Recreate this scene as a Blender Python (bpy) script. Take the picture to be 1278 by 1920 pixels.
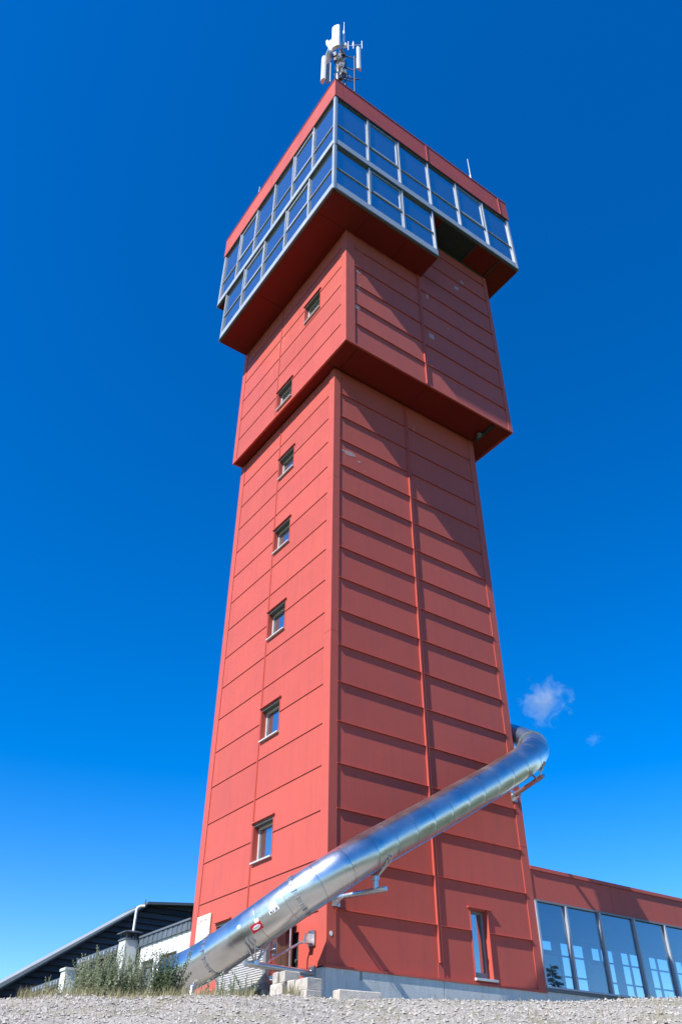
import bpy, math, random
from mathutils import Vector, Matrix
random.seed(7)
S = 1.1                       # metres per cladding panel; all lengths below are in panels
CAM = Vector((-9.7569, -14.3446, -2.4996))
YAW, PITCH, ROLL, FPX = 0.61055, 0.66474, 0.006145, 1477.36
# ------------------------------------------------------------------ camera
sc = bpy.context.scene
for o in list(bpy.data.objects): bpy.data.objects.remove(o)
cf = Vector((math.sin(YAW)*math.cos(PITCH), math.cos(YAW)*math.cos(PITCH), math.sin(PITCH)))
r0 = Vector((math.cos(YAW), -math.sin(YAW), 0)); u0 = r0.cross(cf)
cr = r0*math.cos(ROLL) + u0*math.sin(ROLL); cu = -r0*math.sin(ROLL) + u0*math.cos(ROLL)
cam = bpy.data.objects.new('camera', bpy.data.cameras.new('camera'))
sc.collection.objects.link(cam); sc.camera = cam
cam.matrix_world = Matrix(((cr.x, cu.x, -cf.x, CAM.x*S), (cr.y, cu.y, -cf.y, CAM.y*S), (cr.z, cu.z, -cf.z, CAM.z*S), (0, 0, 0, 1)))
cam.data.sensor_fit = 'VERTICAL'; cam.data.sensor_height = 36; cam.data.lens = FPX/1920*36
cam.data.clip_end = 20000; cam.data.clip_start = .1
sc.render.resolution_x = 681; sc.render.resolution_y = 1024
# ------------------------------------------------------------------ sky and sun
SUN = Vector((-5.4, -1.0, 5.4)).normalized()      # towards the sun
wd = bpy.data.worlds.new('World'); sc.world = wd; wd.use_nodes = True
wn = wd.node_tree; bg = wn.nodes['Background']
sky = wn.nodes.new('ShaderNodeTexSky'); sky.sky_type = 'NISHITA'; sky.sun_disc = False
sky.sun_elevation = math.asin(SUN.z); sky.sun_rotation = math.atan2(SUN.x, SUN.y)
sky.altitude = 700; sky.air_density = 1.0; sky.dust_density = .25; sky.ozone_density = 3.0
hs = wn.nodes.new('ShaderNodeHueSaturation'); hs.inputs['Saturation'].default_value = 1.48; hs.inputs['Value'].default_value = 1.0
hs.inputs['Hue'].default_value = .51
wn.links.new(sky.outputs[0], hs.inputs['Color']); wn.links.new(hs.outputs[0], bg.inputs[0]); bg.inputs[1].default_value = .15
sl = bpy.data.lights.new('sun', 'SUN'); sl.energy = 5.0; sl.angle = math.radians(.5); sl.color = (1, .955, .89)
so = bpy.data.objects.new('sun', sl); sc.collection.objects.link(so)
so.rotation_euler = (-SUN).to_track_quat('-Z', 'Y').to_euler(); so.location = (-40, -20, 60)
vs = sc.view_settings; vs.view_transform = 'Standard'; vs.look = 'None'; vs.gamma = 1; vs.exposure = 0.58; vs.use_curve_mapping = False
sc.render.engine = 'CYCLES'
sc.cycles.max_bounces = 8; sc.cycles.transparent_max_bounces = 12; sc.cycles.glossy_bounces = 5
sc.cycles.caustics_reflective = False; sc.cycles.caustics_refractive = False

# ------------------------------------------------------------------ materials
def mat(name, col, rough=.5, metal=0, var=.06, scale=3., bump=0., bscale=40., stretch=(1, 1, 1), spec=.5, per_obj=0., dirt=0., dirtcol=(.12, .1, .08)):
    m = bpy.data.materials.new(name); m.use_nodes = True; n = m.node_tree; N = n.nodes; L = n.links
    b = N['Principled BSDF']; b.inputs['Roughness'].default_value = rough; b.inputs['Metallic'].default_value = metal
    b.inputs['Specular IOR Level'].default_value = spec
    tc = N.new('ShaderNodeNewGeometry'); mp = N.new('ShaderNodeMapping'); mp.inputs['Scale'].default_value = stretch
    L.new(tc.outputs['Position'], mp.inputs[0])
    nz = N.new('ShaderNodeTexNoise'); nz.inputs['Scale'].default_value = scale; nz.inputs['Detail'].default_value = 6; nz.inputs['Roughness'].default_value = .62
    L.new(mp.outputs[0], nz.inputs['Vector'])
    h = N.new('ShaderNodeHueSaturation'); h.inputs['Color'].default_value = (*col, 1)
    mr = N.new('ShaderNodeMapRange'); mr.inputs[1].default_value = .3; mr.inputs[2].default_value = .7; mr.inputs[3].default_value = 1-var; mr.inputs[4].default_value = 1+var
    L.new(nz.outputs[0], mr.inputs[0]); val = mr.outputs[0]
    if per_obj:
        oi = N.new('ShaderNodeObjectInfo'); m2 = N.new('ShaderNodeMapRange'); m2.inputs[3].default_value = 1-per_obj; m2.inputs[4].default_value = 1+per_obj
        L.new(oi.outputs['Random'], m2.inputs[0]); mu = N.new('ShaderNodeMath'); mu.operation = 'MULTIPLY'
        L.new(val, mu.inputs[0]); L.new(m2.outputs[0], mu.inputs[1]); val = mu.outputs[0]
    L.new(val, h.inputs['Value']); out = h.outputs[0]
    if dirt:
        n2 = N.new('ShaderNodeTexNoise'); n2.inputs['Scale'].default_value = scale*1.7; n2.inputs['Detail'].default_value = 9; n2.inputs['Roughness'].default_value = .7
        mp2 = N.new('ShaderNodeMapping'); mp2.inputs['Scale'].default_value = (3.5, 3.5, .35); L.new(tc.outputs['Position'], mp2.inputs[0]); L.new(mp2.outputs[0], n2.inputs['Vector'])
        rr = N.new('ShaderNodeMapRange'); rr.inputs[1].default_value = .47; rr.inputs[2].default_value = .76; rr.inputs[3].default_value = 0; rr.inputs[4].default_value = dirt
        L.new(n2.outputs[0], rr.inputs[0]); mx = N.new('ShaderNodeMix'); mx.data_type = 'RGBA'
        L.new(rr.outputs[0], mx.inputs[0]); L.new(out, mx.inputs[6]); mx.inputs[7].default_value = (*dirtcol, 1); out = mx.outputs[2]
    L.new(out, b.inputs['Base Color'])
    r2 = N.new('ShaderNodeMapRange'); r2.inputs[1].default_value = .3; r2.inputs[2].default_value = .7; r2.inputs[3].default_value = max(.01, rough*.8); r2.inputs[4].default_value = min(1, rough*1.2)
    L.new(nz.outputs[0], r2.inputs[0]); L.new(r2.outputs[0], b.inputs['Roughness'])
    if bump:
        nb = N.new('ShaderNodeTexNoise'); nb.inputs['Scale'].default_value = bscale; nb.inputs['Detail'].default_value = 4
        L.new(mp.outputs[0], nb.inputs['Vector']); bp = N.new('ShaderNodeBump'); bp.inputs['Strength'].default_value = bump; bp.inputs['Distance'].default_value = .02
        L.new(nb.outputs[0], bp.inputs['Height']); L.new(bp.outputs[0], b.inputs['Normal'])
    return m
RED = (.52, .086, .06)
M = {}
M['red'] = mat('red_coated_steel', RED, .5, spec=.15, var=.035, scale=.7, bump=.05, bscale=1.6, per_obj=.055, dirt=.42, dirtcol=(.3, .075, .058))
M['red_trim'] = mat('red_trim_paint', (.52, .088, .062), .5, spec=.15, var=.04, scale=1.5, dirt=.2, dirtcol=(.3, .11, .1))
for k in ('red', 'red_trim'):
    b_ = M[k].node_tree.nodes['Principled BSDF']; b_.inputs['Sheen Weight'].default_value = .1; b_.inputs['Sheen Roughness'].default_value = .6; b_.inputs['Sheen Tint'].default_value = (1, .95, .9, 1)
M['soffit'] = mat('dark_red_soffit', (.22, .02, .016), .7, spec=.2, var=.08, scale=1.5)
M['fascia'] = mat('roof_fascia_paint', (.52, .1, .075), .5, spec=.2, var=.05, scale=.8, per_obj=.03)
M['patch'] = mat('faded_touch_up_paint', (.5, .3, .26), .7, var=.2, scale=12)
M['alu'] = mat('satin_aluminium', (.38, .42, .48), .45, metal=.0, var=.04, scale=1.5)
M['alu_dark'] = mat('weathered_zinc_edge', (.16, .18, .2), .5, metal=.3, var=.1, scale=6)
M['white_frame'] = mat('white_window_frame', (.55, .55, .54), .4, var=.04, scale=8, dirt=.2)
M['hood'] = mat('grey_green_soffit_strip', (.10, .10, .085), .6, var=.1, scale=8)
M['grey_frame'] = mat('grey_window_frame', (.2, .21, .23), .45, var=.06, scale=8)
M['dark'] = mat('dark_interior', (.035, .035, .04), .8)
M['interior'] = mat('grey_interior', (.16, .18, .2), .8, var=.1)
M['interior_light'] = mat('pale_interior', (.5, .5, .5), .8, var=.1)
M['steel'] = mat('brushed_stainless_steel', (.7, .7, .69), .31, metal=1, var=.05, scale=1.6, per_obj=.03)
M['steel_pipe'] = mat('galvanised_pipe', (.55, .56, .57), .32, metal=.9, var=.08, scale=14)
M['concrete'] = mat('plinth_concrete', (.58, .6, .57), .85, var=.1, scale=2, bump=.25, bscale=30, dirt=.35, dirtcol=(.2, .2, .18))
M['white'] = mat('white_render', (.8, .8, .78), .85, var=.05, scale=2.5, bump=.15, bscale=60, dirt=.25, dirtcol=(.5, .48, .43))
M['slate'] = mat('slate_grey_sheet', (.11, .13, .15), .5, var=.12, scale=5, per_obj=.1)
M['timber'] = mat('black_stained_timber', (.06, .056, .06), .5, var=.35, scale=6, stretch=(.3, 3, 6), bump=.3, bscale=14, per_obj=.35)
M['roof'] = mat('pale_grey_roof_sheet', (.3, .32, .31), .5, var=.08, scale=1.5, dirt=.2)
M['wood'] = mat('weathered_brown_boards', (.26, .16, .11), .7, var=.3, scale=4, stretch=(6, 6, .6), per_obj=.15)
M['block'] = mat('pale_concrete_block', (.5, .45, .39), .9, var=.16, scale=9, bump=.5, bscale=50, per_obj=.12, dirt=.35, dirtcol=(.22, .19, .15))
M['sticker_white'] = mat('white_sticker', (.8, .8, .8), .4, var=.02)
M['sticker_red'] = mat('red_sticker', (.5, .012, .03), .4, var=.02)
M['ink'] = mat('dark_print', (.03, .03, .05), .5)
M['cream'] = mat('cream_notice_board', (.78, .72, .52), .6, var=.04, scale=6)
M['purple'] = mat('purple_print', (.32, .1, .28), .6)
M['faint'] = mat('faint_print', (.6, .57, .42), .6)
M['antenna'] = mat('white_antenna_cover', (.8, .8, .8), .45, var=.03)
M['antenna_grey'] = mat('grey_antenna_back', (.3, .32, .34), .5, var=.08, scale=8)
M['mast'] = mat('dark_mast_steel', (.06, .065, .08), .5, metal=.3, var=.15, scale=8)
M['cable'] = mat('black_cable', (.02, .02, .02), .6)
M['gravel'] = mat('gravel_stones', (.38, .35, .31), .9, var=.25, scale=22, per_obj=0)
M['stem'] = mat('weed_stem', (.12, .13, .06), .7, var=.2, scale=20)
M['bark'] = mat('spruce_bark', (.06, .045, .035), .9, var=.2, scale=12)

def glass(name, tint, refl, tr, dust=.035, pw=1.3):
    m = bpy.data.materials.new(name); m.use_nodes = True; N = m.node_tree.nodes; L = m.node_tree.links; N.remove(N['Principled BSDF'])
    g = N.new('ShaderNodeBsdfGlossy'); g.inputs['Roughness'].default_value = .015; g.inputs['Color'].default_value = (*refl, 1)
    t = N.new('ShaderNodeBsdfTransparent'); t.inputs['Color'].default_value = (*tint, 1)
    lw = N.new('ShaderNodeLayerWeight'); lw.inputs['Blend'].default_value = .5; fr = N.new('ShaderNodeMath'); fr.operation = 'POWER'; fr.inputs[1].default_value = pw; L.new(lw.outputs['Facing'], fr.inputs[0])
    mr = N.new('ShaderNodeMapRange'); mr.inputs[3].default_value = tr; mr.inputs[4].default_value = 1
    L.new(fr.outputs[0], mr.inputs[0])
    nz = N.new('ShaderNodeTexNoise'); nz.inputs['Scale'].default_value = .8; ge = N.new('ShaderNodeNewGeometry'); L.new(ge.outputs['Position'], nz.inputs['Vector'])
    bp = N.new('ShaderNodeBump'); bp.inputs['Strength'].default_value = .02; bp.inputs['Distance'].default_value = .05; L.new(nz.outputs[0], bp.inputs['Height']); L.new(bp.outputs[0], g.inputs['Normal'])
    mx = N.new('ShaderNodeMixShader'); L.new(mr.outputs[0], mx.inputs[0]); L.new(t.outputs[0], mx.inputs[1]); L.new(g.outputs[0], mx.inputs[2])
    df = N.new('ShaderNodeBsdfDiffuse'); df.inputs[0].default_value = (.7, .78, .78, 1); m2 = N.new('ShaderNodeMixShader'); m2.inputs[0].default_value = dust
    L.new(mx.outputs[0], m2.inputs[1]); L.new(df.outputs[0], m2.inputs[2]); L.new(m2.outputs[0], N['Material Output'].inputs[0]); return m
M['glass'] = glass('tinted_solar_glass', (.42, .5, .52), (.9, .96, 1), .33)
M['glass_clear'] = glass('annex_glass', (.72, .8, .86), (.8, .9, 1), .17, .01, 3.)

def leafmat(name, c1, c2):
    m = bpy.data.materials.new(name); m.use_nodes = True; N = m.node_tree.nodes; L = m.node_tree.links; b = N['Principled BSDF']
    ge = N.new('ShaderNodeNewGeometry'); r = N.new('ShaderNodeValToRGB'); r.color_ramp.elements[0].color = (*c1, 1); r.color_ramp.elements[1].color = (*c2, 1)
    L.new(ge.outputs['Random Per Island'], r.inputs[0]); L.new(r.outputs[0], b.inputs['Base Color']); b.inputs['Roughness'].default_value = .75
    t = N.new('ShaderNodeBsdfTranslucent'); L.new(r.outputs[0], t.inputs[0]); mx = N.new('ShaderNodeMixShader'); mx.inputs[0].default_value = .4
    L.new(b.outputs[0], mx.inputs[1]); L.new(t.outputs[0], mx.inputs[2]); L.new(mx.outputs[0], N['Material Output'].inputs[0]); return m
M['leaf'] = leafmat('grey_green_weed_leaves', (.24, .29, .15), (.52, .57, .42))
M['leaf_dark'] = leafmat('green_weed_leaves', (.1, .16, .07), (.3, .37, .22))
M['dry'] = leafmat('dry_grass_blades', (.3, .25, .12), (.42, .4, .22))
M['needle'] = leafmat('spruce_needles', (.025, .05, .02), (.05, .09, .035))

def groundmat():
    m = bpy.data.materials.new('pale_gravel_ground'); m.use_nodes = True; N = m.node_tree.nodes; L = m.node_tree.links; b = N['Principled BSDF']; b.inputs['Roughness'].default_value = .95
    ge = N.new('ShaderNodeNewGeometry'); v = N.new('ShaderNodeTexVoronoi'); v.inputs['Scale'].default_value = 28; L.new(ge.outputs['Position'], v.inputs['Vector'])
    r = N.new('ShaderNodeValToRGB'); r.color_ramp.elements[0].color = (.2, .18, .15, 1); r.color_ramp.elements[1].color = (.46, .43, .38, 1)
    sp = N.new('ShaderNodeSeparateColor'); L.new(v.outputs['Color'], sp.inputs[0]); L.new(sp.outputs[0], r.inputs[0])
    nz = N.new('ShaderNodeTexNoise'); nz.inputs['Scale'].default_value = .9; nz.inputs['Detail'].default_value = 8; L.new(ge.outputs['Position'], nz.inputs['Vector'])
    mr = N.new('ShaderNodeMapRange'); mr.inputs[1].default_value = .5; mr.inputs[2].default_value = .72; mr.inputs[4].default_value = .6; L.new(nz.outputs[0], mr.inputs[0])
    mx = N.new('ShaderNodeMix'); mx.data_type = 'RGBA'; L.new(mr.outputs[0], mx.inputs[0]); L.new(r.outputs[0], mx.inputs[6]); mx.inputs[7].default_value = (.2, .19, .1, 1)
    vd = N.new('ShaderNodeVectorMath'); vd.operation = 'DISTANCE'; vd.inputs[1].default_value = (-1, -3, -1); L.new(ge.outputs['Position'], vd.inputs[0])
    n3 = N.new('ShaderNodeTexNoise'); n3.inputs['Scale'].default_value = .3; n3.inputs['Detail'].default_value = 6; L.new(ge.outputs['Position'], n3.inputs['Vector'])
    ma = N.new('ShaderNodeMath'); ma.operation = 'MULTIPLY_ADD'; ma.inputs[1].default_value = 8; L.new(n3.outputs[0], ma.inputs[0]); L.new(vd.outputs['Value'], ma.inputs[2])
    m3 = N.new('ShaderNodeMapRange'); m3.inputs[1].default_value = 13.5; m3.inputs[2].default_value = 15.5; L.new(ma.outputs[0], m3.inputs[0])
    gr = N.new('ShaderNodeValToRGB'); gr.color_ramp.elements[0].color = (.03, .05, .015, 1); gr.color_ramp.elements[1].color = (.075, .1, .035, 1); L.new(nz.outputs[0], gr.inputs[0])
    m4 = N.new('ShaderNodeMix'); m4.data_type = 'RGBA'; L.new(m3.outputs[0], m4.inputs[0]); L.new(mx.outputs[2], m4.inputs[6]); L.new(gr.outputs[0], m4.inputs[7])
    L.new(m4.outputs[2], b.inputs['Base Color'])
    bp = N.new('ShaderNodeBump'); bp.inputs['Strength'].default_value = .8; bp.inputs['Distance'].default_value = .03; L.new(v.outputs['Distance'], bp.inputs['Height']); L.new(bp.outputs[0], b.inputs['Normal'])
    return m
M['ground'] = groundmat()

# ------------------------------------------------------------------ builders
COL = sc.collection
ORG = {}
class MB:
    def __init__(s): s.v = []; s.f = []; s.sm = []
    def add(s, vs, fs, smooth=False):
        k = len(s.v); s.v += [tuple(p) for p in vs]; s.f += [tuple(i+k for i in f) for f in fs]; s.sm += [smooth]*len(fs); return s
    def box(s, x0, x1, y0, y1, z0, z1):
        return s.add([(x, y, z) for z in (z0, z1) for y in (y0, y1) for x in (x0, x1)],
                     [(0, 2, 3, 1), (4, 5, 7, 6), (0, 1, 5, 4), (2, 6, 7, 3), (0, 4, 6, 2), (1, 3, 7, 5)])
    def prism(s, poly, fn, d0, d1):      # poly: list of (a,b); fn(a,b,d)->xyz
        n = len(poly); vs = [fn(a, b, d0) for a, b in poly] + [fn(a, b, d1) for a, b in poly]
        fs = [tuple(range(n)), tuple(range(2*n-1, n-1, -1))] + [(i, i+n, (i+1) % n+n, (i+1) % n) for i in range(n)]
        return s.add(vs, fs)
    def tube(s, pts, r, n=12, cap=True, smooth=True):
        pts = [Vector(p) for p in pts]; rs = r if isinstance(r, (list, tuple)) else [r]*len(pts)
        t = (pts[1]-pts[0]).normalized(); up = Vector((0, 0, 1)) if abs(t.z) < .9 else Vector((1, 0, 0))
        a = t.cross(up).normalized(); vs = []
        for i, p in enumerate(pts):
            t = (pts[min(i+1, len(pts)-1)]-pts[max(i-1, 0)]).normalized(); a = (a-t*a.dot(t)).normalized(); b = t.cross(a)
            vs += [p+(a*math.cos(2*math.pi*k/n)+b*math.sin(2*math.pi*k/n))*rs[i] for k in range(n)]
        fs = [(i*n+k, i*n+(k+1) % n, (i+1)*n+(k+1) % n, (i+1)*n+k) for i in range(len(pts)-1) for k in range(n)]
        k0 = len(s.f); s.add(vs, fs, smooth)
        if cap: s.add(vs[:n], [tuple(range(n-1, -1, -1))]); s.add(vs[-n:], [tuple(range(n))])
        return s
    def build(s, name, m, parent=None, origin=None):
        o0 = Vector(ORG[parent.name]) if parent else (Vector(origin) if origin else Vector((0, 0, 0)))
        me = bpy.data.meshes.new(name); me.from_pydata([tuple((Vector(p)-o0)*S) for p in s.v], [], s.f); me.materials.append(M[m])
        me.polygons.foreach_set('use_smooth', s.sm); me.update()
        import bmesh
        b = bmesh.new(); b.from_mesh(me); bmesh.ops.recalc_face_normals(b, faces=b.faces); b.to_mesh(me); b.free()
        o = bpy.data.objects.new(name, me); COL.objects.link(o)
        if parent: o.parent = parent
        else: o.location = o0*S
        ORG[o.name] = tuple(o0); return o
def tag(o, label, cat=None, group=None, kind=None):
    if label: o['label'] = label
    if cat: o['category'] = cat
    if group: o['group'] = group
    if kind: o['kind'] = kind
    return o
def thing(name, org, label, cat, group=None):
    o = bpy.data.objects.new(name, None); COL.objects.link(o); o.location = Vector(org)*S; o.empty_display_size = .3; ORG[o.name] = tuple(org)
    return tag(o, label, cat, group)
def box(name, m, parent, *b): return MB().box(*b).build(name, m, parent)
def proj(p):
    d = Vector(p)-CAM; z = d.dot(cf); return 639+FPX*d.dot(cr)/z, 960-FPX*d.dot(cu)/z

# ------------------------------------------------------------------ ground
FW = Vector((math.sin(YAW), math.cos(YAW), 0)); RT = Vector((math.cos(YAW), -math.sin(YAW), 0))
def hsh(a, b): return math.sin(a*1.7+b*2.3)*.5+math.sin(a*3.9-b*1.3+1.1)*.3+math.sin(a*7.3+b*5.7+.4)*.2
PLAT = -.8
def gz(w, s):
    c = 14.9+.25*math.sin(s*.7)+.12*math.sin(s*2.1+1)
    if w > c: z = PLAT
    elif w > -4: z = PLAT-.213*(c-w)
    else: z = PLAT-.213*(c+4)
    t = max(0, 1-abs(w-c)/.7); z -= .045*t*t
    near = 1 if 8 < w < 17 else .3
    return z+.03*near*hsh(w*1.4, s*1.4)+.015*near*hsh(w*5, s*5)
def gp(w, s): q = CAM+FW*w+RT*s; return (q.x, q.y, gz(w, s))
ws = [-6000, -1500, -400, -120, -40, -15, -6, -4, -2, 0, 2, 4, 6, 8, 9]+[9+.12*i for i in range(1, 67)]+[17.4, 18.2, 19, 20, 22, 25, 30, 40, 70, 150, 400, 1500, 6000]
ss = [-6000, -1500, -400, -120, -40, -20, -12, -9]+[-7.5+.15*i for i in range(101)]+[9, 12, 20, 40, 120, 400, 1500, 6000]
g = MB(); g.add([gp(w, s) for w in ws for s in ss], [(i*len(ss)+j, i*len(ss)+j+1, (i+1)*len(ss)+j+1, (i+1)*len(ss)+j) for i in range(len(ws)-1) for j in range(len(ss)-1)], True)
tag(g.build('ground', 'ground'), 'pale gravel bank rising to the foot of the tower', kind='structure')
g = MB()
for i in range(15000):
    w = random.uniform(10.8, 16.2); s = random.uniform(-6.3, 6.3); r = random.choice((.008, .01, .012, .015, .02, .03))*random.uniform(.7, 1.3)
    p = Vector(gp(w, s)); a = random.uniform(0, 6.3)
    vs = []
    for k in range(5):
        an = a+k*1.2566+random.uniform(-.3, .3); vs.append(p+Vector((math.cos(an)*r*random.uniform(.7, 1.2), math.sin(an)*r*random.uniform(.7, 1.2), r*random.uniform(-.2, .3))))
    vs.append(p+Vector((random.uniform(-.3, .3)*r, random.uniform(-.3, .3)*r, r*random.uniform(.7, 1.1))))
    g.add(vs, [(k, (k+1) % 5, 5) for k in range(5)])
tag(g.build('gravel', 'gravel'), 'loose pale gravel strewn over the bank', kind='stuff')

# ------------------------------------------------------------------ tower
W, D = 6.015, 6.07
tw = thing('observation_tower', (W/2, D/2, PLAT), 'tall red clad observation tower with glazed cabin on top', 'tower')
FX = lambda x: (lambda a, b, d: (x+d, a, b))      # plane x=const, a=y, b=z, depth +x
FY = lambda y: (lambda a, b, d: (a, y+d, b))
def face(part, fn, cols, rows, holes=(), m='red', t=.06, out=-1):
    """cladding panels: cols [(u0,u1)], rows [z...]; window holes cut as notches; fn(a,b,d) d inward positive"""
    for (u0, u1) in cols:
        for z0, z1 in zip(rows[:-1], rows[1:]):
            rects = [(u0+.004, u1-.004, z0+.006, z1-.006)]
            for (a0, a1, b0, b1) in holes:
                new = []
                for (x0, x1, y0, y1) in rects:
                    ix0, ix1, iy0, iy1 = max(x0, a0), min(x1, a1), max(y0, b0), min(y1, b1)
                    if ix0 >= ix1 or iy0 >= iy1: new.append((x0, x1, y0, y1)); continue
                    if y0 < iy0: new.append((x0, x1, y0, iy0))
                    if iy1 < y1: new.append((x0, x1, iy1, y1))
                    if x0 < ix0-.02: new.append((x0, ix0, iy0, iy1))
                    if ix1 < x1-.02: new.append((ix1, x1, iy0, iy1))
                rects = new
            mb = MB()
            for (x0, x1, y0, y1) in rects: mb.prism([(x0, y0), (x1, y0), (x1, y1), (x0, y1)], fn, 0, t)
            if mb.v: mb.build('cladding_panel', m, part)
def ribs(part, fn, cols, rows, holes=(), dep=.042, h=.022):
    for (u0, u1) in cols:
        for z in rows:
            segs = [(u0-.012, u1+.012)]
            for (a0, a1, b0, b1) in holes:
                if b0-.02 < z < b1+.02:
                    new = []
                    for (x0, x1) in segs:
                        if a0 > x0+.03: new.append((x0, min(x1, a0)))
                        if a1 < x1-.03: new.append((max(x0, a1), x1))
                    segs = new
            for (x0, x1) in segs:
                # a drip flashing: sloped top, lip
                MB().add([fn(u, z+dz, dd) for u in (x0, x1) for dz, dd in ((h*.9, .002), (h*.35, -dep), (-h*.2, -dep), (-h*.1, .002))],
                         [(0, 1, 5, 4), (1, 2, 6, 5), (2, 3, 7, 6), (3, 0, 4, 7), (0, 3, 2, 1), (4, 5, 6, 7)]).build('rib', 'red_trim', part)
def joint(part, fn, u0, u1, z0, z1, dep=.05):
    w = (u1-u0)/3
    mb = MB(); mb.prism([(u0, z0), (u0+w, z0), (u0+w, z1), (u0, z1)], fn, -dep, .03); mb.prism([(u1-w, z0), (u1, z0), (u1, z1), (u1-w, z1)], fn, -dep*.8, .03)
    mb.prism([(u0+w, z0), (u1-w, z0), (u1-w, z1), (u0+w, z1)], fn, -dep*.35, .03); mb.build('joint_profile', 'red_trim', part)
def corner(part, x, y, wx, wy, z0, z1, sx, sy, proud=.02, cuts=()):
    """L-shaped corner trim, sx/sy give inward direction"""
    zs = [z0]+list(cuts)+[z1]
    for a, b in zip(zs[:-1], zs[1:]):
        px, py = x-sx*proud, y-sy*proud; t = .05
        pl = [(px, py), (px+sx*(wx+proud), py), (px+sx*(wx+proud), py+sy*t), (px+sx*t, py+sy*t), (px+sx*t, py+sy*(wy+proud)), (px, py+sy*(wy+proud))]
        MB().prism(pl, lambda p, q, d: (p, q, d), a+.004, b-.004).build('corner_trim', 'red_trim', part)
def window(fn, a0, a1, b0, b1, depth=.24):
    """recessed window: a horizontal, b vertical, reveal lining, frame, pane, sill, hood"""
    t = .018
    mb = MB()
    mb.prism([(a0, b0), (a0+t, b0), (a0+t, b1), (a0, b1)], fn, -.012, depth); mb.prism([(a1-t, b0), (a1, b0), (a1, b1), (a1-t, b1)], fn, -.012, depth)
    mb.prism([(a0, b1-t), (a1, b1-t), (a1, b1), (a0, b1)], fn, 0, depth)
    w = mb.build('window', 'red_trim', tw)
    f = .05; d0, d1 = depth-.1, depth-.03; fr = MB(); A0, A1, B0, B1 = a0+t, a1-t, b0+.03, b1-t-.06
    for p in ([(A0, B0), (A0+f, B0), (A0+f, B1), (A0, B1)], [(A1-f, B0), (A1, B0), (A1, B1), (A1-f, B1)], [(A0+f, B0), (A1-f, B0), (A1-f, B0+f), (A0+f, B0+f)], [(A0+f, B1-f), (A1-f, B1-f), (A1-f, B1), (A0+f, B1)]):
        fr.prism(p, fn, d0, d1)
    fr.build('frame', 'white_frame', w)
    MB().prism([(A0+f, B0+f), (A1-f, B0+f), (A1-f, B1-f), (A0+f, B1-f)], fn, d0+.03, d0+.045).build('pane', 'glass', w)
    MB().prism([(A0, B0), (A1, B0), (A1, B1), (A0, B1)], fn, depth+.05, depth+.08).build('blind', 'dark', w)
    MB().prism([(A0, B1), (A1, B1), (A1, b1-t), (A0, b1-t)], fn, .0, depth).build('blind_box', 'hood', w)
    MB().prism([(a0-.05, b1), (a1+.05, b1), (a1+.05, b1+.028), (a0-.05, b1+.028)], fn, -.06, .02).build('hood', 'red_trim', w)
    MB().prism([(a0-.02, b0-.005), (a1-.05, b0-.005), (a1-.05, b0+.03), (a0-.02, b0+.03)], fn, -.07, depth-.02).build('sill', 'white_frame', w)
    return w
def wall4(part, x0, x1, y0, y1, z0, z1):   # plain rear walls
    MB().box(x1-.06, x1, y0+.3, y1-.06, z0, z1).build('rear_wall', 'red', part); MB().box(x0+.06, x1-.06, y1-.06, y1, z0, z1).build('rear_wall', 'red', part)

fL, fR = FX(0), FY(0)
# lower shaft
ls = box('lower_shaft', 'dark', tw, .4, W-.4, .4, D-.4, PLAT+.02, 17.0)
Z1 = [float(i) for i in range(18)]; Z1[-1] = 17.07
HL = [(2.3, 3.25, 2.45+3*k, 3.4+3*k) for k in range(5)]
DOOR = (1.02, 1.75, -.2, .72)
colsL = [(.28, 3.26), (3.3, 5.8)]; colsR = [(.21, 2.87), (2.97, 5.78)]
HR = [(3.88, 4.42, .06, 1.47)]
LW = (4.05, 4.75, .35, 1.42)
face(ls, fL, colsL, Z1, HL+[LW, DOOR]); ribs(ls, fL, colsL, Z1[1:-1], HL+[LW], dep=.021)
face(ls, fR, colsR, Z1, HR); ribs(ls, fR, colsR, Z1[1:-1], HR)
joint(ls, fL, 3.25, 3.31, 0, 17.0, .022); joint(ls, fR, 2.87, 2.97, .28, 17.0)
corner(ls, 0, 0, .21, .28, 0, 17.06, 1, 1, cuts=(7.35, 12.45)); corner(ls, W, 0, .235, .3, 0, 17.06, -1, 1, cuts=(3.1, 10)); corner(ls, 0, D, .3, .27, -.3, 17.06, 1, -1, cuts=(10.8,))
wall4(ls, 0, W, 0, D, -.05, 17.05)
MB().prism([(.3, -.3), (5.8, -.3), (5.8, -.006), (.3, -.006)], fL, 0, .06).build('base_panel', 'red', ls)
MB().box(-.05, W+.02, -.055, .03, -.045, .0).build('base_flashing', 'red_trim', ls)
MB().prism([(2.84, 0.004), (3.0, 0.004), (3.0, .27), (2.84, .27)], fR, -.012, .0).build('cover_plate', 'red_trim', ls)
for a in HL: window(fL, *a)
window(fL, *LW)
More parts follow.
